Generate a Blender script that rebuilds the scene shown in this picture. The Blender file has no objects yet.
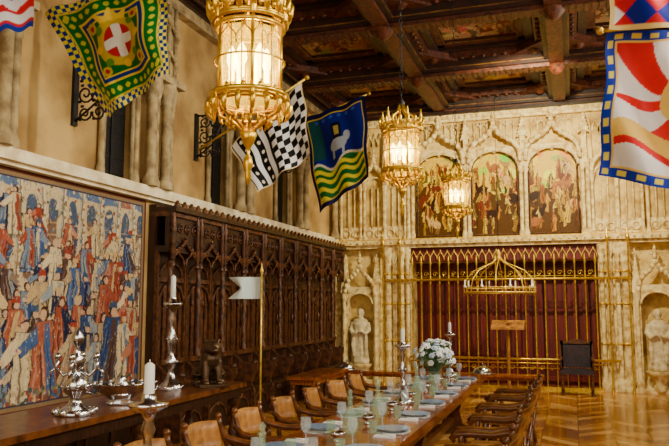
import bpy, math, random
import numpy as np
from mathutils import Vector, Matrix
random.seed(7); rng=np.random.RandomState(5)
COL=bpy.context.scene.collection
pi=math.pi

# ------------------------------------------------------------ materials
def mat(name,c,rough=.5,metal=0.,c2=None,scale=6.,bump=0.,bscale=None,emit=None,es=0.,detail=5.,stretch=None,spec=None,lo=.35,hi=.65):
    m=bpy.data.materials.new(name); m.use_nodes=True
    n=m.node_tree.nodes; l=m.node_tree.links; b=n['Principled BSDF']
    b.inputs['Base Color'].default_value=(*c,1); b.inputs['Roughness'].default_value=rough
    b.inputs['Metallic'].default_value=metal
    if spec is not None: b.inputs['Specular IOR Level'].default_value=spec
    tc=n.new('ShaderNodeTexCoord'); mp=n.new('ShaderNodeMapping')
    l.new(tc.outputs['Object'],mp.inputs['Vector'])
    if stretch: mp.inputs['Scale'].default_value=stretch
    if c2 is None: c2=tuple(x*.72 for x in c)
    nz=n.new('ShaderNodeTexNoise'); nz.inputs['Scale'].default_value=scale; nz.inputs['Detail'].default_value=detail
    l.new(mp.outputs[0],nz.inputs['Vector'])
    r=n.new('ShaderNodeValToRGB'); r.color_ramp.elements[0].position=lo; r.color_ramp.elements[1].position=hi
    r.color_ramp.elements[0].color=(*c2,1); r.color_ramp.elements[1].color=(*c,1)
    l.new(nz.outputs['Fac'],r.inputs['Fac']); l.new(r.outputs['Color'],b.inputs['Base Color'])
    if bump:
        bp=n.new('ShaderNodeBump'); bp.inputs['Strength'].default_value=bump; bp.inputs['Distance'].default_value=.02
        nz2=n.new('ShaderNodeTexNoise'); nz2.inputs['Scale'].default_value=bscale or scale*4
        l.new(mp.outputs[0],nz2.inputs['Vector']); l.new(nz2.outputs['Fac'],bp.inputs['Height']); l.new(bp.outputs[0],b.inputs['Normal'])
    if emit:
        b.inputs['Emission Color'].default_value=(*emit,1); b.inputs['Emission Strength'].default_value=es
    return m

M={}
M['plaster']=mat('plaster_tan',(.58,.38,.125),.9,c2=(.28,.155,.04),scale=1.5,bump=.3,bscale=14,detail=10)
M['plaster_r']=mat('plaster_tan_plain',(.66,.48,.24),.9,c2=(.50,.33,.14),scale=1.1,bump=.2,bscale=14)
M['stone']=mat('cream_limestone',(.86,.66,.23),.85,c2=(.40,.23,.055),scale=3.6,bump=.45,bscale=26,detail=10,lo=.34,hi=.60)
M['stone2']=mat('carved_limestone',(.96,.80,.37),.8,c2=(.54,.33,.085),scale=9,bump=.5,bscale=50,lo=.34,hi=.58)
M['stonel']=mat('grey_tan_stone',(.50,.38,.18),.85,c2=(.21,.14,.055),scale=6,bump=.4,bscale=40)
M['ledge']=mat('white_ledge_stone',(.98,.88,.60),.7,c2=(.70,.55,.30),scale=5)
M['gold']=mat('gilt_metal',(.96,.67,.045),.28,.8,c2=(.62,.35,.008),scale=18)
M['goldp']=mat('gilt_paint',(.95,.66,.10),.4,.5,c2=(.55,.33,.03),scale=18)
M['dullg']=mat('worn_gilding',(.30,.14,.025),.5,.3,c2=(.10,.04,.01),scale=9)
M['silver']=mat('polished_silver',(.86,.88,.92),.18,1.,c2=(.45,.48,.54),scale=12)
M['iron']=mat('black_iron',(.03,.028,.028),.45,.6)
M['oak']=mat('dark_oak',(.042,.014,.005),.36,c2=(.012,.0045,.002),scale=9,stretch=(3,3,.4),bump=.2)
M['oakl']=mat('carved_oak',(.145,.046,.012),.34,c2=(.024,.008,.003),scale=14,bump=.5,bscale=60)
M['table']=mat('polished_walnut_table',(.38,.11,.018),.14,c2=(.16,.038,.008),scale=5,stretch=(6,.5,6))
M['walnut']=mat('walnut_chair',(.19,.060,.012),.28,c2=(.06,.018,.005),scale=12)
M['leather']=mat('tan_leather',(.50,.23,.045),.42,c2=(.26,.095,.016),scale=10,bump=.1)
M['ceil']=mat('ceiling_wood',(.045,.012,.005),.5,c2=(.015,.005,.003),scale=5,bump=.3)
M['ceil2']=mat('ceiling_wood_red',(.16,.036,.010),.5,c2=(.035,.010,.004),scale=16,bump=.4)
M['maroon']=mat('maroon_wood',(.17,.004,.006),.6,c2=(.06,.002,.003),scale=5,stretch=(5,5,.4))
M['maroon2']=mat('brown_door_wood',(.20,.016,.010),.5,c2=(.09,.006,.004),scale=7,stretch=(5,5,.4))
M['glassd']=mat('dark_leaded_glass',(.010,.010,.012),.3,c2=(.02,.017,.014),scale=20,spec=.2)
M['white']=mat('white_wax',(.94,.97,.92),.5,c2=(.87,.9,.82))
M['china']=mat('silvery_white_china',(.90,.94,.96),.15,c2=(.76,.83,.90),scale=30)
M['chinab']=mat('blue_china',(.30,.44,.66),.15,c2=(.2,.32,.55),scale=40)
M['linen']=mat('white_linen',(.97,.98,1.),.8,c2=(.85,.88,.92))
M['lace']=mat('silver_lace',(.80,.84,.86),.7,c2=(.42,.43,.44),scale=90,lo=.4,hi=.55)
M['bronze']=mat('dark_bronze',(.12,.07,.035),.35,.7)
M['statue']=mat('statue_stone',(.90,.80,.52),.8,c2=(.55,.42,.2),scale=9,bump=.3)
M['leaf']=mat('green_leaf',(.10,.30,.09),.5,c2=(.05,.15,.06))
M['petal']=mat('white_petal',(.95,.97,.98),.6,c2=(.8,.88,.92))
M['petalb']=mat('pale_blue_petal',(.55,.70,.88),.6)
M['bulb']=mat('lit_bulb',(1,.9,.5),.4,emit=(1.,.86,.30),es=18)
M['blackw']=mat('blueblack_leather',(.028,.018,.028),.35,c2=(.012,.008,.014))
def glassmat(name,c,mixf,emit=None,es=0):
    m=bpy.data.materials.new(name); m.use_nodes=True; n=m.node_tree.nodes; l=m.node_tree.links
    b=n['Principled BSDF']; b.inputs['Base Color'].default_value=(*c,1); b.inputs['Roughness'].default_value=.08
    if emit: b.inputs['Emission Color'].default_value=(*emit,1); b.inputs['Emission Strength'].default_value=es
    t=n.new('ShaderNodeBsdfTransparent'); t.inputs[0].default_value=(*[min(1,x*.4+.6) for x in c],1)
    mx=n.new('ShaderNodeMixShader')
    nz=n.new('ShaderNodeTexNoise'); nz.inputs['Scale'].default_value=9
    mr=n.new('ShaderNodeMapRange'); mr.inputs[3].default_value=mixf*.7; mr.inputs[4].default_value=min(1,mixf*1.3)
    l.new(nz.outputs['Fac'],mr.inputs[0]); l.new(mr.outputs[0],mx.inputs[0])
    l.new(t.outputs[0],mx.inputs[1]); l.new(b.outputs[0],mx.inputs[2]); l.new(mx.outputs[0],n['Material Output'].inputs[0])
    return m
M['glass']=glassmat('clear_crystal',(.85,.95,.98),.28)
M['glassg']=glassmat('green_glass',(.62,.84,.66),.24)
M['amber']=glassmat('amber_lantern_glass',(.75,.56,.03),.26,(1,.66,.02),1.7)

def paintmat(name,rough=.85,weave=220.,spec=.2,k=.35):
    m=bpy.data.materials.new(name); m.use_nodes=True; n=m.node_tree.nodes; l=m.node_tree.links
    b=n['Principled BSDF']; b.inputs['Roughness'].default_value=rough; b.inputs['Specular IOR Level'].default_value=spec
    a=n.new('ShaderNodeAttribute'); a.attribute_name='Col'
    nz=n.new('ShaderNodeTexNoise'); nz.inputs['Scale'].default_value=weave*.1
    tc=n.new('ShaderNodeTexCoord'); l.new(tc.outputs['Object'],nz.inputs['Vector'])
    mx=n.new('ShaderNodeMix'); mx.data_type='RGBA'; mx.blend_type='MULTIPLY'; mx.inputs[0].default_value=k
    l.new(a.outputs['Color'],mx.inputs[6]); 
    r=n.new('ShaderNodeValToRGB'); r.color_ramp.elements[0].color=(.5,.45,.4,1); r.color_ramp.elements[1].color=(1,1,1,1); r.color_ramp.elements[1].position=.6
    l.new(nz.outputs['Fac'],r.inputs[0]); l.new(r.outputs[0],mx.inputs[7]); l.new(mx.outputs[2],b.inputs['Base Color'])
    return m
M['tap']=paintmat('woven_tapestry',k=.2); M['silk']=paintmat('painted_silk',.5,k=.15); M['oil']=paintmat('aged_oil_paint',.45,60,k=.2)

def floormat():
    m=bpy.data.materials.new('chevron_parquet'); m.use_nodes=True; n=m.node_tree.nodes; l=m.node_tree.links; b=n['Principled BSDF']
    tc=n.new('ShaderNodeTexCoord'); sp=n.new('ShaderNodeSeparateXYZ'); l.new(tc.outputs['Object'],sp.inputs[0])
    def ma(op,a,bv=None):
        k=n.new('ShaderNodeMath'); k.operation=op
        for i,v in enumerate((a,bv)):
            if v is None: continue
            if isinstance(v,(int,float)): k.inputs[i].default_value=v
            else: l.new(v,k.inputs[i])
        return k.outputs[0]
    W=.9
    u=ma('DIVIDE',sp.outputs[0],W); fr=ma('FRACT',u); z=ma('MULTIPLY',ma('ABSOLUTE',ma('SUBTRACT',fr,.5)),W*1.0)
    v=ma('DIVIDE',ma('ADD',sp.outputs[1],z),.24)
    cb=n.new('ShaderNodeCombineXYZ'); l.new(ma('FLOOR',v),cb.inputs[0]); l.new(ma('FLOOR',ma('MULTIPLY',u,2)),cb.inputs[1])
    wn=n.new('ShaderNodeTexWhiteNoise'); l.new(cb.outputs[0],wn.inputs[0])
    r=n.new('ShaderNodeValToRGB'); e=r.color_ramp.elements; e[0].color=(.36,.13,.015,1); e[1].color=(.84,.48,.12,1); e.new(.5).color=(.58,.26,.04,1)
    l.new(wn.outputs['Value'],r.inputs[0])
    line=ma('GREATER_THAN',ma('ABSOLUTE',ma('SUBTRACT',ma('FRACT',v),.5)),.46)
    seam=ma('GREATER_THAN',ma('ABSOLUTE',ma('SUBTRACT',ma('FRACT',ma('MULTIPLY',u,2)),.5)),.485)
    ln=ma('MAXIMUM',line,seam)
    mx=n.new('ShaderNodeMix'); mx.data_type='RGBA'; l.new(ma('MULTIPLY',ln,.6),mx.inputs[0]); l.new(r.outputs[0],mx.inputs[6]); mx.inputs[7].default_value=(.13,.04,.01,1)
    nz=n.new('ShaderNodeTexNoise'); nz.inputs['Scale'].default_value=1.6; nz.inputs['Detail'].default_value=6
    l.new(tc.outputs['Object'],nz.inputs['Vector'])
    r2=n.new('ShaderNodeValToRGB'); r2.color_ramp.elements[0].color=(.62,.48,.36,1); r2.color_ramp.elements[0].position=.35; r2.color_ramp.elements[1].position=.6
    l.new(nz.outputs['Fac'],r2.inputs[0])
    m2=n.new('ShaderNodeMix'); m2.data_type='RGBA'; m2.blend_type='MULTIPLY'; m2.inputs[0].default_value=1
    l.new(mx.outputs[2],m2.inputs[6]); l.new(r2.outputs[0],m2.inputs[7]); l.new(m2.outputs[2],b.inputs['Base Color'])
    b.inputs['Roughness'].default_value=.14
    return m
M['floor']=floormat()

# ------------------------------------------------------------ mesh builder
class MB:
    def __init__(s): s.v=[]; s.f=[]; s.m=[]; s.s=[]
    def add(s,vs,fs,m=0,sm=False):
        o=len(s.v); s.v+= [tuple(p) for p in vs]
        for f in fs: s.f.append(tuple(i+o for i in f)); s.m.append(m); s.s.append(sm)
    def box(s,x0,x1,y0,y1,z0,z1,m=0):
        s.add([(x0,y0,z0),(x1,y0,z0),(x1,y1,z0),(x0,y1,z0),(x0,y0,z1),(x1,y0,z1),(x1,y1,z1),(x0,y1,z1)],
              [(0,3,2,1),(4,5,6,7),(0,1,5,4),(1,2,6,5),(2,3,7,6),(3,0,4,7)],m)
    def lathe(s,prof,n=12,m=0,c=(0,0,0),ph=0.,sm=True,tw=None):
        vs=[];fs=[]
        for r,z in prof:
            for i in range(n):
                a=ph+2*pi*i/n; rr=r*(1+(tw[1]*math.cos(2*a+tw[0]*z) if tw else 0))
                vs.append((c[0]+rr*math.cos(a),c[1]+rr*math.sin(a),c[2]+z))
        for k in range(len(prof)-1):
            for i in range(n):
                j=(i+1)%n; fs.append((k*n+i,k*n+j,(k+1)*n+j,(k+1)*n+i))
        s.add(vs,fs,m,sm)
        t=len(prof)-1
        s.add(vs[:n],[tuple(range(n-1,-1,-1))],m); s.add(vs[t*n:],[tuple(range(n))],m)
    def tube(s,pts,r,n=6,m=0,closed=False,sm=True):
        P=[Vector(p) for p in pts]; N=len(P); vs=[]; fs=[]
        rs=r if isinstance(r,(list,tuple)) else [r]*N
        up=None
        for i,p in enumerate(P):
            if closed: d=P[(i+1)%N]-P[i-1]
            else: d=P[min(i+1,N-1)]-P[max(i-1,0)]
            if d.length<1e-9: d=Vector((0,0,1))
            d.normalize()
            if up is None: up=Vector((0,0,1)) if abs(d.z)<.9 else Vector((1,0,0))
            a=(up-d*up.dot(d))
            if a.length<1e-5: a=Vector((0,1,0)).cross(d)
            a.normalize(); up=a; b=d.cross(a)
            for k in range(n):
                t=2*pi*k/n+pi/4; vs.append(p+(a*math.cos(t)+b*math.sin(t))*rs[i])
        for i in range(N if closed else N-1):
            j=(i+1)%N
            for k in range(n):
                q=(k+1)%n; fs.append((i*n+k,i*n+q,j*n+q,j*n+k))
        if not closed: fs+= [tuple(range(n-1,-1,-1)),tuple(range((N-1)*n,N*n))]
        s.add(vs,fs,m,sm)
    def cyl(s,p0,p1,r,n=8,m=0,r1=None): s.tube([p0,p1],[r,r1 if r1 is not None else r],n,m)
    def sph(s,c,r,nu=10,nv=6,m=0):
        if not isinstance(r,(tuple,list)): r=(r,r,r)
        vs=[(c[0],c[1],c[2]-r[2])];fs=[]
        for k in range(1,nv):
            t=-pi/2+pi*k/nv
            for i in range(nu):
                a=2*pi*i/nu; vs.append((c[0]+r[0]*math.cos(t)*math.cos(a),c[1]+r[1]*math.cos(t)*math.sin(a),c[2]+r[2]*math.sin(t)))
        vs.append((c[0],c[1],c[2]+r[2])); L=len(vs)-1
        for i in range(nu):
            j=(i+1)%nu; fs.append((0,1+j,1+i)); fs.append((L,L-nu+i,L-nu+j))
            for k in range(nv-2):
                a=1+k*nu; fs.append((a+i,a+j,a+nu+j,a+nu+i))
        s.add(vs,fs,m,True)
    def prism(s,poly,ax,d0,d1,m=0):
        def P(u,v,d): return {0:(d,u,v),1:(u,d,v),2:(u,v,d)}[ax]
        n=len(poly); vs=[P(u,v,d0) for u,v in poly]+[P(u,v,d1) for u,v in poly]
        fs=[tuple(range(n)),tuple(range(2*n-1,n-1,-1))]+[(i,i+n,(i+1)%n+n,(i+1)%n) for i in range(n)]
        s.add(vs,fs,m)
    def mesh(s,name,mats):
        me=bpy.data.meshes.new(name); me.from_pydata(s.v,[],s.f)
        for k in mats: me.materials.append(M[k] if isinstance(k,str) else k)
        me.polygons.foreach_set('material_index',s.m); me.polygons.foreach_set('use_smooth',s.s); me.update()
        return me
def single(mb,name,mats,label,cat,group=None,loc=(0,0,0),rot=0):
    o=bpy.data.objects.new(name,mb if isinstance(mb,bpy.types.Mesh) else mb.mesh(name,mats)); COL.objects.link(o)
    o.location=loc; o.rotation_euler=(0,0,rot); o['label']=label; o['category']=cat
    if group: o['group']=group
    return o
def struct(mb,name,mats):
    o=bpy.data.objects.new(name,mb.mesh(name,mats)); COL.objects.link(o); o['kind']='structure'; return o
def thing(name,label,cat,group=None,loc=(0,0,0),rot=0):
    o=bpy.data.objects.new(name,None); o.empty_display_size=.1; COL.objects.link(o)
    o.location=loc; o.rotation_euler=(0,0,rot); o['label']=label; o['category']=cat
    if group: o['group']=group
    return o
def part(mb,name,par,mats,label=None,loc=(0,0,0),rot=(0,0,0)):
    o=bpy.data.objects.new(name,mb if isinstance(mb,bpy.types.Mesh) else mb.mesh(name,mats)); COL.objects.link(o)
    o.parent=par; o.location=loc; o.rotation_euler=rot
    if label: o['label']=label
    return o
def dup(src,loc,rot=None,label=None):
    def rec(o,par):
        c=o.copy(); COL.objects.link(c)
        if par: c.parent=par
        for ch in o.children: rec(ch,c)
        return c
    n=rec(src,None); n.location=loc
    if rot is not None: n.rotation_euler=(0,0,rot)
    if label: n['label']=label
    return n
OG=[(-.5,0),(-.5,.18),(-.47,.34),(-.39,.48),(-.28,.58),(-.17,.66),(-.08,.76),(-.03,.87),(0,1)]
def ogee(cx,z0,w,h):
    L=[(cx+u*w,z0+v*h) for u,v in OG]; return L+[(2*cx-a,b) for a,b in L[-2::-1]]
def rarch(cx,z0,w,h,n=12):
    return [(cx-w/2*math.cos(pi*i/n),z0+h*math.sin(pi*i/n)) for i in range(n+1)]
def spiral(c,r,turns,n=14,plane='xz',s=1,ph=0):
    o=[]
    for i in range(n+1):
        t=i/n; a=ph+s*turns*2*pi*t; rr=r*(1-.85*t)
        o.append((c[0]+rr*math.cos(a),c[1],c[2]+rr*math.sin(a)))
    return o

# ------------------------------------------------------------ canvas painting (vertex colours)
class Cv:
    def __init__(s,W,H,c=(1,1,1)):
        s.W,s.H=W,H; s.a=np.ones((H,W,3))*np.array(c); s.X,s.Y=np.meshgrid(np.linspace(0,1,W),np.linspace(0,1,H))
    def put(s,mk,c): s.a[mk]=c
    def win(s,x0,x1,y0,y1):
        i0=max(0,int(x0*(s.W-1))-1); i1=min(s.W,int(x1*(s.W-1))+3); j0=max(0,int(y0*(s.H-1))-1); j1=min(s.H,int(y1*(s.H-1))+3)
        return slice(j0,max(j0,j1)),slice(i0,max(i0,i1))
    def rect(s,x0,x1,y0,y1,c):
        w=s.win(x0,x1,y0,y1); X,Y=s.X[w],s.Y[w]; s.a[w][(X>=x0)&(X<=x1)&(Y>=y0)&(Y<=y1)]=c
    def ell(s,cx,cy,rx,ry,c):
        w=s.win(cx-rx,cx+rx,cy-ry,cy+ry); X,Y=s.X[w],s.Y[w]; s.a[w][((X-cx)/rx)**2+((Y-cy)/ry)**2<=1]=c
    def poly(s,pts,c):
        w=s.win(min(p[0] for p in pts),max(p[0] for p in pts),min(p[1] for p in pts),max(p[1] for p in pts)); X,Y=s.X[w],s.Y[w]
        ins=np.zeros(X.shape,bool); n=len(pts)
        for i in range(n):
            x0,y0=pts[i]; x1,y1=pts[(i+1)%n]
            if y0==y1: continue
            ins^=((Y>=min(y0,y1))&(Y<max(y0,y1)))&(X<x0+(Y-y0)*(x1-x0)/(y1-y0))
        s.a[w][ins]=c
    def warp(s,amp,k0=20,n=10):
        dx=np.zeros_like(s.X); dy=np.zeros_like(s.X)
        for d in (dx,dy):
            for i in range(n):
                f=k0*(1+i*.6); th=rng.rand()*6.28; d+=amp/(1+i*.5)*np.sin(f*(np.cos(th)*s.X+np.sin(th)*s.Y)+rng.rand()*6.28)
        ix=np.clip(((s.X+dx)*(s.W-1)).astype(int),0,s.W-1); iy=np.clip(((s.Y+dy)*(s.H-1)).astype(int),0,s.H-1)
        s.a=s.a[iy,ix]
    def blur(s,t=.5):
        a=s.a; b=(np.roll(a,1,0)+np.roll(a,-1,0)+np.roll(a,1,1)+np.roll(a,-1,1))/4; s.a=a*(1-t)+b*t
    def noise(s,k=.08): s.a=np.clip(s.a*(1+k*rng.randn(s.H,s.W,1)),0,1)
    def mesh(s,name,fn,mats):
        W,H=s.W,s.H
        co=np.array([fn(s.X.ravel(),s.Y.ravel())]).reshape(3,-1).T
        me=bpy.data.meshes.new(name); me.vertices.add(W*H); me.vertices.foreach_set('co',co.astype(np.float32).ravel())
        i=(np.arange(H-1)[:,None]*W+np.arange(W-1)[None,:]).ravel()
        q=np.stack([i,i+1,i+W+1,i+W],1).astype(np.int32)
        me.loops.add(q.size); me.loops.foreach_set('vertex_index',q.ravel())
        me.polygons.add(len(q)); me.polygons.foreach_set('loop_start',np.arange(0,q.size,4,dtype=np.int32))
        try: me.polygons.foreach_set('loop_total',np.full(len(q),4,dtype=np.int32))
        except Exception: pass
        me.polygons.foreach_set('use_smooth',np.ones(len(q),dtype=bool))
        me.update(calc_edges=True)
        at=me.color_attributes.new('Col','FLOAT_COLOR','POINT')
        c=np.ones((W*H,4)); c[:,:3]=np.clip(s.a.reshape(-1,3),0,1)**2.2
        at.data.foreach_set('color',c.astype(np.float32).ravel())
        for k in mats: me.materials.append(M[k])
        return me
def mixc(a,b,t): return tuple(x*(1-t)+y*t for x,y in zip(a,b))
def figure(cv,x,y,h,asp,robe,robe2,skin=(.85,.66,.5),hat=None,lean=0,ink=(.16,.12,.12),hl=.3):
    w=h*.17*asp; L=lean
    def body(g,c): cv.poly([(x-w*1.5-g,y-g),(x+w*1.5+g,y-g),(x+w*.9+L+g,y+h*.5),(x+w*.7+L+g,y+h*.8+g),(x-w*.7+L-g,y+h*.8+g),(x-w*.9+L-g,y+h*.5)],c)
    body(.0025,ink); body(0,robe)
    dk=mixc(robe,(.08,.06,.08),.5); lt=mixc(robe,(.94,.86,.70),hl)
    for k in range(6):
        u=-1.3+k*.5+random.uniform(-.15,.15); c=dk if k%2 else lt
        cv.poly([(x+w*u,y),(x+w*(u+.24),y),(x+w*(u*.45+.1)+L,y+h*random.uniform(.5,.76)),(x+w*u*.45+L,y+h*.55)],c)
    cv.poly([(x-w*.1,y+h*.1),(x+w*.9,y+h*.04),(x+w*.4+L,y+h*.78),(x+w*.05+L,y+h*.78)],robe2)
    cv.poly([(x+w*.3,y+h*.08),(x+w*.5,y+h*.08),(x+w*.25+L,y+h*.7)],mixc(robe2,(.08,.06,.08),.45))
    s=random.choice([-1,1])
    arm=[(x+L+s*w*.6,y+h*.77),(x+L+s*w*1.9,y+h*.56),(x+L+s*w*1.7,y+h*.46),(x+L+s*w*.4,y+h*.6)]
    cv.poly([(a+s*.002,b-.004) for a,b in arm],ink); cv.poly(arm,lt if random.random()<.5 else robe2)
    cv.ell(x+L+s*w*1.9,y+h*.52,w*.25,h*.028,skin)
    hr=random.choice([(.25,.15,.1),(.55,.4,.2),(.2,.16,.14),(.70,.62,.5)])
    cv.ell(x+L,y+h*.87,w*.42,h*.072,hr); cv.ell(x+L+s*w*.1,y+h*.86,w*.3,h*.055,mixc(skin,(.5,.3,.2),.15))
    if hat: cv.poly([(x+L-w*.5,y+h*.895),(x+L+w*.5,y+h*.895),(x+L+w*.4,y+h*.97),(x+L-w*.3,y+h*.98)],hat)

def tapestry_canvas():
    W,H=680,460; asp=2.5/3.65; cv=Cv(W,H,(.72,.63,.48))
    cv.rect(0,1,.68,1,(.62,.63,.58))
    for k in range(11):
        x=.03+k*.09; cv.rect(x,x+.07,.5,.95,(.76,.68,.52)); cv.rect(x+.014,x+.056,.55,.86,random.choice([(.24,.30,.42),(.46,.34,.26),(.36,.42,.48)]))
        for q in range(5): cv.rect(x+.014,x+.056,.58+q*.055,.585+q*.055,(.68,.58,.42))
        cv.ell(x+.035,.86,.021,.05,(.28,.33,.42)); cv.poly([(x-.01,.93),(x+.08,.93),(x+.035,1.0)],random.choice([(.34,.42,.55),(.62,.38,.28),(.78,.7,.54)]))
        cv.rect(x-.012,x,.45,.96,(.84,.76,.60)); cv.rect(x-.012,x-.008,.45,.96,(.45,.36,.28))
        for q in range(8): cv.ell(x-.006,.5+q*.055,.009,.007,(.55,.44,.32))
    for k in range(260):
        x,y=random.random(),random.uniform(.55,1); cv.ell(x,y,.006,.008,random.choice([(.28,.34,.32),(.44,.42,.32),(.80,.73,.58),(.52,.30,.22),(.36,.42,.5)]))
    robes=[(.18,.26,.44),(.26,.36,.54),(.56,.22,.15),(.62,.33,.24),(.80,.72,.55),(.42,.48,.56),(.74,.62,.42),(.13,.15,.26),(.54,.58,.60),(.58,.27,.19),(.78,.70,.53),(.66,.57,.43),(.32,.23,.20),(.80,.73,.58)]
    for (y0,h,n) in [(.68,.19,26),(.55,.23,26),(.42,.26,24),(.28,.30,20),(.14,.33,17),(.02,.38,14)]:
        for k in range(n):
            if y0>.5 and random.random()<.4: continue
            x=(k+.5)/n+random.uniform(-.03,.03)
            figure(cv,x,y0+random.uniform(-.08,.06),h*random.uniform(.75,1.15),asp,random.choice(robes),random.choice(robes),skin=(.84,.68,.54),hat=random.choice([None,None,(.58,.22,.16),(.22,.3,.42),(.76,.64,.42)]),lean=random.uniform(-.03,.03))
    for k in range(400):
        x,y=random.random(),random.uniform(.0,.09); cv.ell(x,y,.006,.010,random.choice([(.24,.32,.30),(.45,.42,.3),(.72,.64,.48),(.32,.4,.5),(.54,.26,.2)]))
    for k in range(3200):
        x,y=random.random(),random.uniform(.03,.97); c=random.choice([(.84,.78,.64),(.2,.2,.27),(.78,.70,.54),(.45,.28,.22),(.36,.43,.54),(.62,.54,.42)])
        l_=random.uniform(.008,.03); cv.poly([(x,y),(x+.003,y+.002),(x+.004+random.uniform(-.012,.012),y+l_)],c)
    cv.warp(.0024,30)
    e=np.minimum(np.minimum(cv.X,1-cv.X),np.minimum(cv.Y,1-cv.Y)*.7)
    for (a,b,c) in [(.0,.010,(.36,.18,.13)),(.010,.022,(.52,.42,.30)),(.022,.026,(.2,.2,.27))]: cv.put((e>=a)&(e<b),c)
    cv.blur(.6); cv.noise(.05); return cv

def battle(W,H,pal,sky,n=26,dark=(.15,.08,.05),fs=1.,asp=.8):
    cv=Cv(W,H,dark)
    cv.put(cv.Y>.55+.08*np.sin(cv.X*9),sky)
    for k in range(18): cv.ell(random.random(),random.uniform(.5,.98),.12,.05,tuple(min(1,c*random.uniform(.55,1.35)) for c in sky))
    for k in range(n):
        y=.68-.68*k/n
        if k%3==0:
            x=random.random(); c=random.choice([(.86,.68,.42),(.45,.2,.1),(.22,.11,.06),(.65,.4,.2)]); s=random.choice([-1,1])*fs
            cv.ell(x,y+.1,.13*fs,.06*fs,c); cv.poly([(x+.08*s,y+.1),(x+.16*s,y+.1+.14*fs),(x+.21*s,y+.1+.1*fs),(x+.13*s,y+.06)],c)
            for q in (-.09,-.05,.06,.1): cv.poly([(x+q*s,y+.1),(x+(q+.02)*s,y+.1),(x+(q+.03)*s,y+.1-.14*fs),(x+(q+.015)*s,y+.1-.14*fs)],mixc(c,(.1,.05,.02),.3))
        for _ in range(2): figure(cv,random.random(),y,random.uniform(.2,.3)*fs,asp,random.choice(pal),random.choice(pal),(.88,.68,.36),lean=random.uniform(-.05,.05),ink=(.1,.05,.03),hl=.15)
        if k%2: 
            x=random.random(); cv.poly([(x,y),(x+.008,y),(x+random.uniform(-.1,.1),y+.4)],(.25,.14,.06))
    cv.warp(.010,13); cv.blur(.5); cv.noise(.10); return cv

# ------------------------------------------------------------ ROOM
XL,XR,YB,YF,ZC=-5.2,2.4,15.7,-3.0,6.0
CX=-1.42
f=MB(); f.box(XL-.3,XR+.3,YF-.3,YB+1.0,-.1,0); struct(f,'floor',['floor'])
wy=[4.35,7.3,9.9,12.5]; hwn=.29
w=MB(); prev=YF
for y in wy:
    w.box(XL-.5,XL,prev,y-hwn,0,6.6); w.box(XL-.5,XL,y-hwn,y+hwn,0,3.22); w.box(XL-.5,XL,y-hwn,y+hwn,4.95,6.6); prev=y+hwn
w.box(XL-.5,XL,prev,YB+.7,0,6.6); struct(w,'wall_left',['plaster'])
for i,y in enumerate(wy):
    g=MB(); g.box(XL-.12,XL-.08,y-hwn,y+hwn,3.22,4.95,0)
    for k in range(9): g.box(XL-.08,XL-.07,y-hwn,y+hwn,3.3+k*.19,3.308+k*.19,1)
    g.box(XL-.08,XL-.06,y-.008,y+.008,3.22,4.95,1)
    g.tube([(XL+.03,a,b) for a,b in [(y-hwn,3.22)]+ogee(y,4.45,2*hwn,.5)+[(y+hwn,3.22)]],.03,6,2)
    g.tube([(XL+.05,a,b) for a,b in ogee(y,4.5,2*hwn+.18,.66)],.035,6,2)
    for s in (-1,1):
        g.lathe([(.055,0),(.055,.08),(.035,.14),(.035,1.12),(.055,1.18),(.07,1.28)],8,2,(XL+.05,y+s*(hwn+.06),3.2))
    for a,b in ogee(y,4.5,2*hwn+.18,.66)[1:-1]: g.sph((XL+.07,a,b+.02),.04,5,4,2)
    struct(g,'window_%d'%(i+1),['glassd','iron','stonel'])
w=MB(); prev=YF; ry=[0.5,3.5,6.5,9.5,12.5]
for y in ry:
    w.box(XR,XR+.5,prev,y-.6,0,6.6); w.box(XR,XR+.5,y-.6,y+.6,0,3.3); w.box(XR,XR+.5,y-.6,y+.6,5.5,6.6); prev=y+.6
w.box(XR,XR+.5,prev,YB+.7,0,6.6); struct(w,'wall_right',['plaster_r'])
w=MB(); w.box(XL-.5,XR+.5,YF-.4,YF,0,6.6); struct(w,'wall_front',['plaster_r'])
RX0,RX1,RZ=-3.38,.5,2.64
w=MB(); w.box(XL-.1,RX0,YB,YB+.7,0,6.6); w.box(RX1,XR+.1,YB,YB+.7,0,6.6); w.box(RX0,RX1,YB,YB+.7,RZ,6.6)
struct(w,'wall_back',['stone'])
d=MB(); d.box(RX0,RX1,YB+.55,YB+.65,0,RZ,0)
n=20
for k in range(n):
    x=RX0+(k+.5)*(RX1-RX0)/n; d.box(x-.03,x+.03,YB+.5,YB+.56,.1,RZ,1)
for z in (.1,2.4): d.box(RX0,RX1,YB+.49,YB+.56,z,z+.1,1)
struct(d,'door_1',['maroon','maroon2'])
# ceiling
c=MB(); c.box(XL-.1,XR+.1,YF,YB+.1,6.46,6.6,0)
cw=(XR-XL)/3
xs=[XL+k*cw for k in range(4)]; ysr=[YB-2.6*k for k in range(8)]
for x in xs:
    c.box(x-.2,x+.2,YF,YB,6.02,6.46,0); c.box(x-.12,x+.12,YF,YB,5.96,6.02,1)
    c.box(x-.215,x-.2,YF,YB,6.05,6.07,2); c.box(x+.2,x+.215,YF,YB,6.05,6.07,2)
for y in ysr:
    c.box(XL,XR,y-.2,y+.2,6.0,6.46,0); c.box(XL,XR,y-.12,y+.12,5.94,6.0,1)
    c.box(XL,XR,y-.215,y-.2,6.05,6.07,2); c.box(XL,XR,y+.2,y+.215,6.05,6.07,2)
    for k in range(76): c.box(XL+k*.1,XL+k*.1+.05,y-.14,y+.14,5.925,5.94,1)
for x in xs:
    for y in ysr:
        c.lathe([(.02,-.16),(.1,-.12),(.16,-.04),(.2,0)],8,1,(x,y,5.95))
pan=[]
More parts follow.
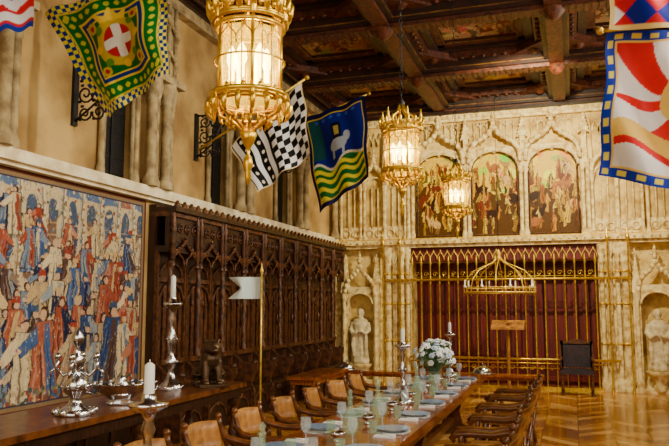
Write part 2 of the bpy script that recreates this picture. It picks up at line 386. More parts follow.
for i in range(3):
    cx=XL+(i+.5)*cw
    for y in ysr[:7]:
        cy=y-1.3; hx=cw/2-.2; hy=1.1
        for (ix,iz,mi) in [(.0,6.2,1),(.16,6.28,0),(.28,6.34,1)]:
            for sx in (-1,1):
                x0=cx+sx*(hx-ix); x1=cx+sx*(hx-ix-.14); c.box(min(x0,x1),max(x0,x1),cy-hy+ix,cy+hy-ix,iz,6.46,mi)
                y0=cy+sx*(hy-ix); y1=cy+sx*(hy-ix-.14); c.box(cx-hx+ix,cx+hx-ix,min(y0,y1),max(y0,y1),iz,6.46,mi)
        for sx in (-1,1):
            for sy in (-1,1):
                a=(cx+sx*hx,cy+sy*hy); c.prism([a,(a[0]-sx*.6,a[1]),(a[0],a[1]-sy*.6)],2,6.16,6.4,1)
                c.lathe([(.01,-.06),(.06,-.05),(.1,0)],8,1,(a[0]-sx*.18,a[1]-sy*.18,6.16))
        for q in range(9):
            for sy in (-1,1): c.sph((cx-hx+.3+q*(2*hx-.6)/8,cy+sy*(hy-.07),6.2),(.05,.04,.04),5,4,1)
            for sx in (-1,1): c.sph((cx+sx*(hx-.07),cy-hy+.3+q*(2*hy-.6)/8,6.2),(.04,.05,.04),5,4,1)
        q=.43
        c.tube([(cx-hx+q,cy-hy+q,6.36),(cx+hx-q,cy-hy+q,6.36),(cx+hx-q,cy+hy-q,6.36),(cx-hx+q,cy+hy-q,6.36)],.016,4,2,True)
        if y>4: pan.append((cx,cy,hx-q,hy-q))
struct(c,'ceiling',['ceil','ceil2','dullg'])
pal=[(.5,.3,.2),(.62,.45,.3),(.3,.16,.1),(.42,.12,.08),(.75,.6,.42),(.35,.33,.22)]
cvs=[battle(90,100,pal,(.66,.52,.34),9,(.30,.17,.09),1.6) for _ in range(3)]
for k,(cx,cy,hx,hy) in enumerate(pan):
    me=cvs[k%3].mesh('painted_ceiling_panel',lambda u,v:(-hx+2*hx*u,-hy+2*hy*v,np.zeros_like(u)),['oil'])
    single(me,'painted_ceiling_panel',None,'aged figure painting set in a carved wooden ceiling coffer','ceiling painting','painted ceiling coffers',(cx,cy,6.42))
t=MB(); t.box(XL,XR,YB-.12,YB,5.72,5.95,0); t.box(XL,XR,YB-.2,YB,5.88,5.95,1)
for k in range(60): t.box(XL+.03+k*.127,XL+.1+k*.127,YB-.16,YB,5.78,5.86,0)
struct(t,'trim_1',['stone2','oak'])
t=MB(); t.box(XL,XL+.14,YF,YB,5.75,5.95,0); t.box(XL,XL+.2,YF,YB,5.9,5.97,1); struct(t,'trim_2',['stonel','oak'])
t=MB(); t.box(XL,XL+.16,YF,YB,3.08,3.2,0); t.box(XL,XL+.1,YF,YB,3.04,3.08,0); struct(t,'trim_3',['ledge'])
t=MB(); t.box(XL,XL+.05,YF,8.0,0,.62,0)
for k in range(18): t.box(XL+.05,XL+.07,YF+.1+k*.6,YF+.6+k*.6,.12,.55,0)
struct(t,'trim_4',['oak'])

# shafts on the left wall
for i,y in enumerate([2.9,5.42,8.12,10.75,13.3,15.45]):
    t=MB()
    offs=(-.28,-.12,.06,.24) if i in (2,3) else (-.16,0,.16)
    if i<2: offs=(-.1,.08)
    if i==5: offs=(-.1,.08)
    for k,o in enumerate(offs):
        x=XL+(.1 if k%2 else .15); r=.05 if k%2 else .066
        t.lathe([(r*1.5,0),(r*1.5,.08),(r*1.1,.14),(r,.18),(r,1.1),(r*1.3,1.13),(r*1.1,1.16),(r*1.8,1.34),(r*1.9,1.4)],10,0,(x,y+o,3.2))
    hw=max(offs)+.1
    t.box(XL,XL+.27,y-hw,y+hw,4.6,4.68,0); t.box(XL,XL+.22,y-hw+.04,y+hw-.04,4.68,4.74,0)
    t.box(XL,XL+.12,y-hw*.8,y+hw*.8,4.74,5.75,0)
    for o in (-hw*.75,-hw*.25,hw*.25,hw*.75):
        t.cyl((XL+.14,y+o,4.74),(XL+.14,y+o,5.75),.03,6)
    for z in (4.85,5.25):
        t.tube([(XL+.16,a,b) for a,b in ogee(y,z,hw*1.5,.34)],.025,5)
        for a,b in ogee(y,z,hw*1.5,.34)[1:-1:2]: t.sph((XL+.17,a,b),.04,5,4)
    struct(t,'trim_%d'%(5+i),['stonel'])

# ------------------------------------------------------------ back wall gothic dressings
def crockets(t,pts,y,m=0,r=.035,step=1):
    for a,b in pts[1:-1:step]: t.sph((a,y,b),(r,r,r*1.2),6,4,m)
def finial(t,x,y,z,s=1,m=0):
    t.lathe([(.02*s,0),(.025*s,.1*s),(.07*s,.15*s),(.03*s,.2*s),(.05*s,.25*s),(.005,.36*s)],8,m,(x,y,z))
    for d in (-1,1): t.sph((x+d*.07*s,y,z+.14*s),.035*s,6,4,m)
t=MB(); t.box(XL+.1,XR-.05,YB-.3,YB,3.02,3.12); t.box(XL+.1,XR-.05,YB-.22,YB,2.95,3.02); t.box(XL+.1,XR-.05,YB-.26,YB,3.12,3.15,1)
for k in range(48): t.sph((XL+.2+k*.155,YB-.3,3.06),.028,6,4,1)
struct(t,'trim_11',['stone2','goldp'])
t=MB()
for sgn in (-1,1):
    base=RX0 if sgn<0 else RX1
    for k,(o,r) in enumerate([(.06,.045),(.2,.06),(.36,.045),(.5,.07)]):
        x=base+sgn*o
        t.lathe([(r*1.7,0),(r*1.7,.15),(r*1.2,.22),(r,.28),(r,2.55),(r*1.4,2.6),(r,2.66),(r*1.7,2.82),(r*1.8,2.95)],10,0,(x,YB-.14,0),tw=(18,.12) if k==1 else None)
        for z in (.9,1.7,2.35): t.lathe([(r,0),(r*1.5,.03),(r,.06)],10,1,(x,YB-.14,z))
    x0,x1=sorted((base,base+sgn*.62)); t.box(x0,x1,YB-.08,YB,0,2.95,0)
t.box(RX0-.1,RX1+.1,YB-.1,YB,RZ,2.95,2)
for k in range(26):
    x=RX0+.07+k*.149; t.tube([(a,YB-.12,b) for a,b in ogee(x,RZ+.02,.14,.24)],.012,4,1)
struct(t,'trim_12',['stone2','goldp','maroon'])
pc=[(-2.72,1.1),(-1.52,1.1),(-.32,1.1)]
t=MB()
for x in (-3.36,-2.12,-.92,.32):
    for o in (-.05,.05):
        t.lathe([(.06,0),(.06,.08),(.04,.14),(.04,1.35),(.07,1.42),(.05,1.45),(.08,1.55)],8,0,(x+o,YB-.12,3.15))
    t.box(x-.05,x+.05,YB-.15,YB,4.7,5.3,0); t.prism([(x-.09,5.3),(x+.09,5.3),(x,5.72)],1,YB-.18,YB,0)
    for q in range(5): 
        for s in (-1,1): t.sph((x+s*(.1-.018*q),YB-.14,5.3+q*.08),.028,5,4)
    finial(t,x,YB-.14,5.6,.5)
for cx,wd in pc:
    A=rarch(cx,4.62,wd-.06,.4,14)
    t.prism([(cx-wd/2-.04,4.62)]+A+[(cx+wd/2+.04,4.62),(cx+wd/2+.04,5.1),(cx-wd/2-.04,5.1)],1,YB-.09,YB,0)
    t.tube([(a,YB-.12,b) for a,b in A],.035,6,0)
    t.tube([(cx-wd/2+.06,YB-.1,3.2)]+[(cx+(a-cx)*.93,YB-.1,b-.02) for a,b in A]+[(cx+wd/2-.06,YB-.1,3.2),],.022,5,2,True)
    for q in range(5):
        u=pi*(q+.5)/5; t.sph((cx-(wd/2-.05)*math.cos(u),YB-.08,4.62+.38*math.sin(u)),.05,6,4)
    O=ogee(cx,4.75,wd*.98,.85); t.tube([(a,YB-.18,b) for a,b in O],.05,6); crockets(t,O,YB-.2,0,.06)
    finial(t,cx,YB-.18,5.55,.9)
    for o in (-.42,-.28,-.14,.14,.28,.42):
        t.tube([(cx+o,YB-.05,5.1+max(0,.35-abs(o))),(cx+o,YB-.05,5.68)],.018,4)
    for o in (-.35,-.21,.21,.35): t.tube([(a,YB-.05,b) for a,b in ogee(cx+o,5.5,.14,.16)],.016,4)
struct(t,'trim_13',['stone2','goldp','oakl'])
t=MB()
for cx in (-4.75,-4.2,-3.72,.68,1.16,1.72,2.15):
    wd=.46
    for s in (-1,1):
        t.lathe([(.05,0),(.05,.08),(.03,.13),(.03,1.1),(.055,1.18),(.06,1.24)],8,0,(cx+s*wd/2,YB-.1,3.15))
    for q in (-.07,.07): t.tube([(cx+q,YB-.05,3.2),(cx+q,YB-.05,4.35)],.018,4)
    O=ogee(cx,4.38,wd,.6); t.tube([(a,YB-.14,b) for a,b in O],.04,6); crockets(t,O,YB-.16,0,.05)
    t.tube([(a,YB-.06,b) for a,b in rarch(cx,4.38,wd*.8,.2,8)],.024,5)
    finial(t,cx,YB-.14,4.95,.8)
    t.box(cx-.23,cx+.23,YB-.06,YB,3.15,3.45,0)
    for q in (-.1,.1): t.tube([(cx+q+.08*math.cos(2*pi*j/8),YB-.08,3.3+.08*math.sin(2*pi*j/8)) for j in range(8)],.016,4,0,True)
    for s in (-1,1): t.prism([(cx+s*wd/2-.04,4.4),(cx+s*wd/2+.04,4.4),(cx+s*wd/2,5.6)],1,YB-.12,YB,0)
    for q in (-.12,0,.12): t.tube([(a,YB-.04,b) for a,b in ogee(cx+q,5.3,.12,.3)],.016,4)
struct(t,'trim_14',['stone2'])
def niche(cx,idx):
    t=MB()
    for s in (-1,1):
        x=cx+s*.36
        t.box(x-.07,x+.07,YB-.24,YB,0,1.95,0)
        t.lathe([(.07,0),(.07,.2),(.04,.28),(.04,1.75),(.07,1.85),(.07,1.95)],8,0,(x,YB-.27,0))
        t.prism([(x-.09,1.95),(x+.09,1.95),(x,2.75)],1,YB-.26,YB-.05,0)
        for q in range(6):
            for d in (-1,1): t.sph((x+d*(.09-.014*q),YB-.16,2.0+q*.11),.03,5,4)
        finial(t,x,YB-.16,2.66,.5)
    A=rarch(cx,1.72,.58,.24,10)
    t.prism([(cx-.3,1.72)]+A+[(cx+.3,1.72),(cx+.3,2.1),(cx-.3,2.1)],1,YB-.26,YB-.02,0)
    O=ogee(cx,1.85,.66,.8); t.tube([(a,YB-.28,b) for a,b in O],.042,6); crockets(t,O,YB-.3,0,.05); finial(t,cx,YB-.28,2.6,.8)
    t.tube([(a,YB-.28,b) for a,b in A],.025,5)
    t.lathe([(.02,.0),(.12,.02),(.15,.1),(.1,.2),(.22,.36),(.25,.4),(.25,.44)],8,0,(cx,YB-.2,-.02))
    t.box(cx-.5,cx+.5,YB-.3,YB,0,.08,0)
    struct(t,'trim_%d'%idx,['stone2'])
niche(-4.5,15); niche(1.55,16)
t=MB()
for a,b in ((-5.15,-4.98),(-4.06,-4.0),(1.0,1.1),(2.0,2.3)):
    t.box(a,b,YB-.12,YB,0,2.95,0)
for z in (.5,1.0,1.5,2.0,2.5):
    for a,b in ((-5.15,-4.95),(2.0,2.35)): t.box(a,b,YB-.15,YB,z,z+.03,0)
t.box(XL,RX0-.6,YB-.05,YB,0,.25,0); t.box(RX1+.6,XR,YB-.05,YB,0,.25,0)
struct(t,'baseboard_back',['stone2'])

def statue(cx,arm):
    s=MB(); prof=[(.17,.0),(.19,.05),(.16,.3),(.15,.55),(.17,.72),(.19,.86),(.15,.95),(.06,.99),(.055,1.02)]
    vs=[];fs=[];n=20
    for k,(r,z) in enumerate(prof):
        for i in range(n):
            a=2*pi*i/n; rr=r*(1+(.09*math.cos(6*a+z*3) if z<.7 else 0)); vs.append((rr*math.cos(a),rr*.75*math.sin(a),z))
    for k in range(len(prof)-1):
        for i in range(n): j=(i+1)%n; fs.append((k*n+i,k*n+j,(k+1)*n+j,(k+1)*n+i))
    fs+=[tuple(range(n-1,-1,-1)),tuple(range((len(prof)-1)*n,len(prof)*n))]
    s.add(vs,fs,0,True)
    s.sph((0,-.01,1.09),(.07,.08,.095),12,8); s.sph((0,-.085,1.08),(.014,.02,.022),6,4)
    s.sph((0,.02,1.1),(.085,.08,.1),12,8); s.sph((0,-.05,1.02),(.045,.04,.05),8,6)
    for d in (-1,1):
        s.tube([(d*.16,0,.88),(d*.2,-.04,.72),(d*.14,-.14,.64),(d*.04,-.18,.68+(.06 if d==arm else 0))],[.06,.06,.05,.035],8)
        s.sph((d*.03,-.19,.7),(.03,.025,.035),6,4)
        s.tube([(d*.14,-.08,.62),(d*.15,-.1,.4),(d*.13,-.09,.15)],[.04,.05,.03],6)
    o=single(s,'statue',['statue'],'robed stone saint in gothic niche beside the gilt gate','statue','niche statues',(cx,YB-.22,.425))
    m=o.modifiers.new('r','REMESH'); m.mode='VOXEL'; m.voxel_size=.014; m.use_smooth_shade=True
    return o
statue(-4.5,1); statue(1.55,-1)

palt=[(.70,.44,.10),(.88,.68,.16),(.46,.40,.14),(.52,.25,.07),(.94,.80,.34),(.28,.18,.07),(.66,.50,.14),(.82,.60,.15)]
for k,(cx,wd) in enumerate(pc):
    cv=battle(150,210,palt,(.93,.76,.22),20,(.34,.22,.06),.85)
    def fn(u,v,cx=cx,wd=wd):
        x=(u-.5)*(wd-.02); top=4.62+.4*np.sqrt(np.clip(1-(x/(wd/2))**2,0,1)); return (x,np.zeros_like(u),3.16+(top-3.16)*v-3.16)
    single(cv.mesh('arched_painting',fn,['oil']),'arched_painting',None,'arched oil painting of a crowded battle in gold and russet','painting','triptych paintings',(cx,YB-.02,3.16))

# gilt gate
g=thing('gilt_gate','tall gilded iron gate with many vertical bars','gate',loc=(CX-.02,YB-.2,0))
bm=MB(); bm.lathe([(.028,0),(.015,.05),(.015,.6),(.026,.64),(.015,.68),(.015,2.1),(.026,2.14),(.015,2.18),(.014,2.5),(.030,2.56),(.004,2.72)],6)
me=bm.mesh('bar',['gold'])
for k in range(20):
    x=-1.88+k*3.76/19; part(me,'bar',g,None,loc=(x,0,.04))
bm2=MB(); bm2.lathe([(.04,0),(.018,.1),(.018,3.0),(.045,3.06),(.018,3.1),(.005,3.3)],8)
me=bm2.mesh('post',['gold'])
for x in (-2.5,-2.12,2.12,2.5): part(me,'post',g,None,loc=(x,-.15,0))
r=MB(); r.tube([(-2.55,-.05,2.24),(2.55,-.05,2.24)],.028,8); r.tube([(-1.95,-.03,.6),(2.3,-.03,.6)],.026,8); r.box(-1.95,1.95,-.03,.03,0,.05)
r.tube([(-1.95,-.03,.52),(1.95,-.03,.52)],.015,6)
part(r,'rail',g,['gold'])
r=MB(); r.tube([(-1.9,0,2.30),(1.9,0,2.30)],.01,4); r.tube([(-1.9,0,.42),(1.9,0,.42)],.01,4)
for k in range(19):
    x=-1.78+k*3.76/19; r.tube(spiral((x,0,2.36),.06,1.2,8),.008,4); r.tube(spiral((x,0,.42),.06,1.2,8),.008,4)
o=part(r,'scrollwork',g,['gold']); o['kind']='stuff'

# hanging crown light
cr=thing('hanging_corona','gilded iron ring corona hanging before the gate','chandelier',loc=(-1.36,14.35,1.94))
m_=MB(); R_=.68
m_.tube([(R_*math.cos(2*pi*i/32),R_*math.sin(2*pi*i/32),0) for i in range(32)],.018,6,0,True)
m_.tube([(R_*math.cos(2*pi*i/32),R_*math.sin(2*pi*i/32),.09) for i in range(32)],.012,6,0,True)
for i in range(24):
    a=2*pi*i/24; m_.tube([(R_*math.cos(a),R_*math.sin(a),-.06),(R_*math.cos(a),R_*math.sin(a),.13)],.009,4)
part(m_,'ring',cr,['goldp'])
m_=MB()
for i in range(8):
    a=2*pi*i/8; m_.tube([(R_*math.cos(a)*s,R_*math.sin(a)*s,z) for s,z in ((1,.09),(.93,.26),(.72,.42),(.42,.52),(.2,.58),(.04,.68))],.012,5)
m_.lathe([(.02,.6),(.07,.66),(.03,.72),(.05,.76),(.01,.84)],8); part(m_,'arm',cr,['goldp'])
m_=MB(); m_.cyl((0,0,.8),(0,0,4.12),.005,5); part(m_,'chain',cr,['iron'])
m_=MB(); m_.lathe([(.02,.1),(.03,.13),(.012,.14),(.012,.25)],6); me=m_.mesh('candle',['white'])
for i in range(8):
    a=2*pi*(i+.5)/8; part(me,'candle',cr,None,loc=(R_*math.cos(a),R_*math.sin(a),0))

# ------------------------------------------------------------ lanterns
def lantern():
    L=thing('hanging_lantern','ornate gilded gothic lantern with lit candle bulbs on a long chain','lantern','hanging gilt lanterns',(-1.46,3.1,2.42))
    n=6; F=MB()
    P=lambda r,a,z:(r*math.cos(a),r*math.sin(a),z)
    for r,z,t_ in ((.17,.25,.012),(.185,.28,.014),(.165,.62,.012),(.18,.65,.013),(.09,.18,.009),(.172,.45,.005)):
        F.tube([P(r,2*pi*i/24,z) for i in range(24)],t_,5,0,True)
    for i in range(n):
        a=2*pi*i/n
        F.tube([P(.165,a,.25),P(.165,a,.64)],.009,6)
        F.lathe([(.016,0),(.022,.03),(.012,.07),(.02,.1),(.004,.2)],6,0,P(.18,a,.64))
        F.lathe([(.004,-.10),(.016,-.05),(.012,0)],6,0,P(.185,a,.27))
        F.tube([P(.17,a,.25),P(.155,a,.2),P(.09,a,.17),P(.04,a,.13),P(.015,a,.11)],.009,5)
        F.tube([P(.17,a,.66),P(.165,a,.72),P(.11,a,.78),P(.05,a,.82),P(.02,a,.9)],.01,5)
        b=2*pi*(i+1)/n
        for q in (.33,.66):
            p0=Vector(P(.165,a,0)).lerp(Vector(P(.165,b,0)),q); F.tube([(p0.x,p0.y,.26),(p0.x,p0.y,.61)],.0035,4)
        for q0 in (0,.5):
            pts=[]
            for u,v in ogee(q0+.25,0,.5,1):
                p0=Vector(P(.168,a,0)).lerp(Vector(P(.168,b,0)),u); pts.append((p0.x,p0.y,.51+v*.1))
            F.tube(pts,.005,4)
            p0=Vector(P(.172,a,0)).lerp(Vector(P(.172,b,0)),q0+.25)
            F.sph((p0.x,p0.y,.3),(.014,.014,.024),6,4)
    part(F,'frame',L,['gold'])
    K=MB(); K.tube([P(.182,2*pi*i/24,.66) for i in range(24)],.012,5,0,True)
    for i in range(18):
        a=2*pi*i/18
        K.tube([P(.18,a,.66),P(.197,a,.70),P(.207,a,.74),P(.2,a,.765)],[.013,.018,.012,.004],5)
        K.sph(P(.195,a+.17,.69),(.012,.012,.02),5,4)
    part(K,'crown',L,['gold'])
    K=MB(); K.tube([P(.182,2*pi*i/24,.265) for i in range(24)],.01,5,0,True); K.tube([P(.1,2*pi*i/24,.175) for i in range(24)],.008,5,0,True)
    for i in range(18):
        a=2*pi*i/18
        K.tube([P(.18,a,.26),P(.2,a,.23),P(.195,a,.19),P(.18,a,.175)],[.014,.016,.01,.004],5)
        K.tube([P(.1,a,.18),P(.108,a,.15),P(.095,a,.13)],[.008,.009,.003],4)
    part(K,'leaf_skirt',L,['gold'])
    G=MB(); G.lathe([(.15,.26),(.152,.42),(.15,.61)],6,0,sm=False); part(G,'glass',L,['amber'])
    bmx=MB(); bmx.lathe([(.014,0),(.014,.06),(.026,.09),(.024,.13),(.004,.17)],8); bme=bmx.mesh('bulb',['bulb'])
    for i in range(6):
        a=2*pi*(i+.5)/6; part(bme,'bulb',L,None,loc=P(.085,a,.36))
    C=MB()
    C.lathe([(.02,.88),(.035,.91),(.015,.95)],8)
    z=.94; k=0
    while z<3.50:
        C.tube([((.016*math.cos(2*pi*i/6)) if k%2 else 0,0 if k%2 else .016*math.cos(2*pi*i/6),z+.04+.04*math.sin(2*pi*i/6)) for i in range(6)],.004,4,0,True)
        z+=.066;k+=1
    part(C,'chain',L,['iron'],'thin dark iron chain')
    T=MB(); T.lathe([(.01,.13),(.045,.1),(.03,.06),(.012,.03),(.008,.0),(.02,-.02),(.026,-.05),(.014,-.08),(.018,-.11),(.004,-.15)],8); part(T,'pendant',L,['gold'])
    return L
L0=lantern()
lz={3.1:2.43,6.42:2.66,9.72:2.74}
for y in (6.42,9.72): dup(L0,(-1.46,y,lz[y]))
for y,z in lz.items():
    ld=bpy.data.lights.new('lantern_glow','POINT'); ld.energy=9; ld.color=(1,.76,.22); ld.shadow_soft_size=.05
    lo=bpy.data.objects.new('lantern_glow',ld); lo.location=(-1.46,y,z+.46); COL.objects.link(lo)

# ------------------------------------------------------------ tapestry
cv=tapestry_canvas()
me=cv.mesh('tapestry',lambda u,v:(.006+.012*(1+np.sin(u*30))*(1-v)*.8, u*3.6, v*2.40),['tap'])
single(me,'tapestry',None,'large woven tapestry crowded with robed figures in blue, red and cream','tapestry',None,(XL+.002,4.38,.64))

# ------------------------------------------------------------ choir stalls
NB=10; SW=(15.35-8.05)/NB
def stall():
    S=thing('choir_stall','dark carved oak choir stall with gothic canopy','choir stall','carved oak choir stalls',(XL+.01,8.05+SW/2,0))
    h=SW/2-.004
    b=MB(); b.box(0,.1,-h,h,0,3.0,0)
    for k in range(5):
        y=-h+.1+k*(2*h-.2)/4; b.box(.1,.125,y-.04,y+.04,1.0,1.95,1)
    for s in (-1,1): b.box(.1,.15,s*h-(.04 if s>0 else 0),s*h+(.04 if s<0 else 0),0,2.4,1)
    b.box(.1,.14,-h,h,2.0,2.06,1); b.box(.1,.16,-h,h,.93,1.0,1)
    b.tube([(.14,a,c_) for a,c_ in rarch(0,1.72,h*1.7,.26,10)],.022,5,1)
    b.tube([(.13,a,c_) for a,c_ in ogee(0,2.06,h*1.5,.28)],.014,4,1)
    b.sph((.14,0,1.45),(.03,.07,.12),8,5,1)
    for s in (-1,1): b.sph((.13,s*.15,1.72),(.02,.04,.05),6,4,1)
    part(b,'back_panel',S,['oak','oakl'])
    b=MB(); b.box(.1,.5,-h+.03,h-.03,.42,.47,0); b.box(.42,.46,-h+.03,h-.03,.0,.42,0); b.sph((.46,0,.36),(.05,.1,.06),8,5,1)
    b.tube([(.47,a,c_) for a,c_ in rarch(0,.15,h*1.5,.2,8)],.015,4,1); part(b,'seat',S,['oak','oakl'])
    b=MB(); b.prism([(.1,0),(.52,0),(.52,.4),(.46,.5),(.5,.62),(.56,.72),(.56,.8),(.3,.84),(.1,1.0)],1,-.025,.025,0)
    b.lathe([(.03,0),(.05,.02),(.05,.05),(.02,.07)],8,1,(.5,.02,.79)); 
    part(b,'armrest',S,['oakl','oakl'],loc=(0,-h+.035,0))
    b=MB(); b.lathe([(.05,0),(.05,.06),(.03,.1)]+[(.036,.12+.05*i) for i in range(20)]+[(.03,1.12),(.05,1.18),(.055,1.24)],10,0,tw=(32,.25))
    part(b,'column',S,['oakl'],loc=(.3,-h+.06,1.02))
    b=MB(); b.box(0,.3,-h,h,2.38,2.46,0); b.box(.24,.3,-h,h,2.46,2.9,0); b.box(0,.4,-h,h,2.9,2.96,0); b.box(.0,.34,-h,h,2.84,2.9,1)
    O=ogee(0,2.22,2*h*.88,.34)
    b.tube([(.33,a,c_) for a,c_ in O],.024,5,1)
    for a,c_ in O[1:-1]: b.sph((.34,a,c_+.02),.022,5,4,1)
    for s in (-1,1):
        b.tube([(.33,a,c_) for a,c_ in ogee(s*h/2,2.2,h*.85,.22)],.016,4,1)
        b.lathe([(.035,0),(.025,.08),(.038,.1),(.025,.5),(.038,.54),(.015,.7)],6,1,(.34,s*(h-.045),2.2))
    for k in range(4):
        y=-h+(k+.5)*h/2
        b.tube([(.31,y+.06*math.cos(2*pi*j/8),2.7+.06*math.sin(2*pi*j/8)) for j in range(8)],.012,4,1,True); b.sph((.31,y,2.7),.025,6,4,1)
        b.prism([(y-.07,2.96),(y+.07,2.96),(y+.03,3.01),(y,3.05),(y-.03,3.01)],0,.34,.38,1)
    part(b,'canopy',S,['oak','oakl'])
    return S
S0=stall()
for k in range(1,NB): dup(S0,(XL+.01,8.05+SW*(k+.5),0))

# ------------------------------------------------------------ tables
def turned(mb,x,y,z0,z1,r,m=0):
    H=z1-z0; mb.lathe([(r*1.1,0),(r*1.1,.08*H),(r*.6,.12*H),(r*.9,.2*H),(r*1.15,.4*H),(r*.8,.6*H),(r*.5,.7*H),(r*.95,.78*H),(r*.6,.84*H),(r*1.1,.88*H),(r*1.1,H)],10,m,(x,y,z0))
T=thing('console_table','long dark oak side table with turned legs below the tapestry','table',None,(-3.87,4.5,0))
b=MB(); b.box(-.38,.38,-3.1,2.95,.8,.85); b.box(-.34,.34,-3.06,2.91,.7,.8,1); part(b,'table_top',T,['walnut','oak'])
b=MB(); turned(b,0,0,0,.7,.06); me=b.mesh('leg',['oakl'])
for x in (-.28,.28):
    for y in (-3.0,-1.0,1.0,2.85): part(me,'leg',T,None,loc=(x,y,0))
b=MB(); b.box(-.3,-.26,-3.0,2.85,.1,.16); b.box(.26,.3,-3.0,2.85,.1,.16); b.box(-.3,.3,-.03,.03,.1,.16); part(b,'stretcher',T,['oak'])
TX=-1.6
T=thing('dining_table','long polished walnut refectory table set for dinner','dining table',None,(TX,6.1,0))
b=MB(); b.box(-.43,.43,-4.4,4.15,.69,.75); b.box(-.36,.36,-4.3,4.05,.6,.69); part(b,'table_top',T,['table'])
b=MB(); b.prism([(-.36,0),(.36,0),(.36,.07),(.14,.12),(.1,.3),(.16,.5),(.34,.56),(.34,.6),(-.34,.6),(-.34,.56),(-.16,.5),(-.1,.3),(-.14,.12),(-.36,.07)],1,-.04,.04); me=b.mesh('leg',['walnut'])
for y in (-4.0,-1.3,1.3,3.8): part(me,'leg',T,None,loc=(0,y,0))
b=MB(); b.box(-.03,.03,-4.0,3.8,.12,.2); part(b,'stretcher',T,['walnut'])
T=thing('long_bench','long low dark wooden bench in front of the gate','bench',None,(-2.55,13.8,0))
b=MB(); b.box(-2.0,2.0,-.18,.18,.39,.43); b.box(-1.95,1.95,-.13,.13,.33,.39); part(b,'seat',T,['table'])
b=MB(); b.prism([(-.15,0),(.15,0),(.12,.06),(.06,.2),(.13,.33),(-.13,.33),(-.06,.2),(-.12,.06)],0,-.04,.04); me=b.mesh('leg',['walnut'])
for x in (-1.85,-.6,.6,1.85): part(me,'leg',T,None,loc=(x,0,0))
T=thing('side_table','low dark wooden side table beside the choir stalls','table',None,(-4.2,11.9,0))
b=MB(); b.box(-.25,.25,-.9,.9,.5,.55); b.box(-.2,.2,-.85,.85,.42,.5); part(b,'table_top',T,['table'])
b=MB(); turned(b,0,0,0,.42,.04); me=b.mesh('leg',['walnut'])
for x in (-.17,.17):
    for y in (-.8,.8): part(me,'leg',T,None,loc=(x,y,0))

# ------------------------------------------------------------ chairs
def chair():
    S=thing('dining_chair','walnut scissor-frame armchair with tan leather seat and back','chair','chairs around the dining table',(0,0,0))
    b=MB(); b.box(-.22,.22,-.24,.24,.42,.45)
    vs=[];fs=[]
    nx=ny=7
    for i in range(nx):
        for j in range(ny):
            u=i/(nx-1)*2-1;v=j/(ny-1)*2-1; vs.append((u*.21,v*.23,.452+.035*(1-u*u)*(1-v*v)))
    for i in range(nx-1):
        for j in range(ny-1): fs.append((i*ny+j,(i+1)*ny+j,(i+1)*ny+j+1,i*ny+j+1))
    b.add(vs,fs,0,True); part(b,'seat',S,['leather'])
    for x in (.2,-.2):
        for s in (-1,1):
            b=MB(); pts=[(x,-s*.29,.0),(x,-s*.27,.05),(x,-s*.18,.15),(x,0,.25),(x,s*.18,.35),(x,s*.28,.47),(x,s*.3,.56),(x,s*.28,.62)]
            b.tube(pts,[.03,.026,.024,.026,.026,.026,.024,.024],8); part(b,'leg',S,['walnut'])
    for s in (-1,1):
        b=MB(); b.tube([(-.27,s*.28,.72),(-.2,s*.285,.66),(-.05,s*.3,.63),(.12,s*.3,.635),(.24,s*.3,.625),(.28,s*.3,.59),(.25,s*.3,.565)],[.02,.028,.028,.03,.032,.028,.018],8)
        b.tube([(-.2,s*.28,.6),(-.24,s*.27,.7),(-.27,s*.26,.78),(-.28,s*.26,.82)],[.024,.022,.02,.024],8); b.sph((-.28,s*.26,.835),.028,8,6)
        part(b,'armrest',S,['walnut'])
    b=MB(); vs=[];fs=[]
    for k,off in ((0,0),(1,-.016)):
        for i in range(9):
            y=-.26+.52*i/8; bow=-.05*(1-(y/.26)**2)
            for z in (.60,.66,.73,.80): vs.append((-.235-(z-.60)*.2+bow+off,y,z+.02*(1-(y/.26)**2)))
    for k in range(2):
        o=k*36
        for i in range(8):
            for j in range(3): fs.append((o+i*4+j,o+i*4+4+j,o+i*4+5+j,o+i*4+1+j))
    for i in range(8):
        fs.append((i*4,i*4+4,36+i*4+4,36+i*4)); fs.append((i*4+3,i*4+7,36+i*4+7,36+i*4+3))
    b.add(vs,fs,0,True); part(b,'backrest',S,['leather'])
    b=MB(); b.box(.17,.23,-.27,.27,0,.045); me=b.mesh('base_runner',['walnut']); part(me,'base_runner',S,None); part(me,'base_runner',S,None,loc=(-.4,0,0))
    return S
C0=chair(); first=True
for k in range(8):
    y=3.35+k*.80
    for side in (-1,1):
        loc=(TX+side*(.80 if side<0 else .88),y+(.0 if side<0 else .15),0); rot=(0 if side<0 else pi)+random.uniform(-.10,.10)
        if first: C0.location=loc; C0.rotation_euler=(0,0,rot); first=False
        else: dup(C0,loc,rot)

# ------------------------------------------------------------ table ware
p=MB(); p.lathe([(.0,.004),(.07,.004),(.075,.0),(.08,.006),(.1,.014),(.135,.022)],20,0); p.lathe([(.127,.0205),(.136,.0245)],20,1)
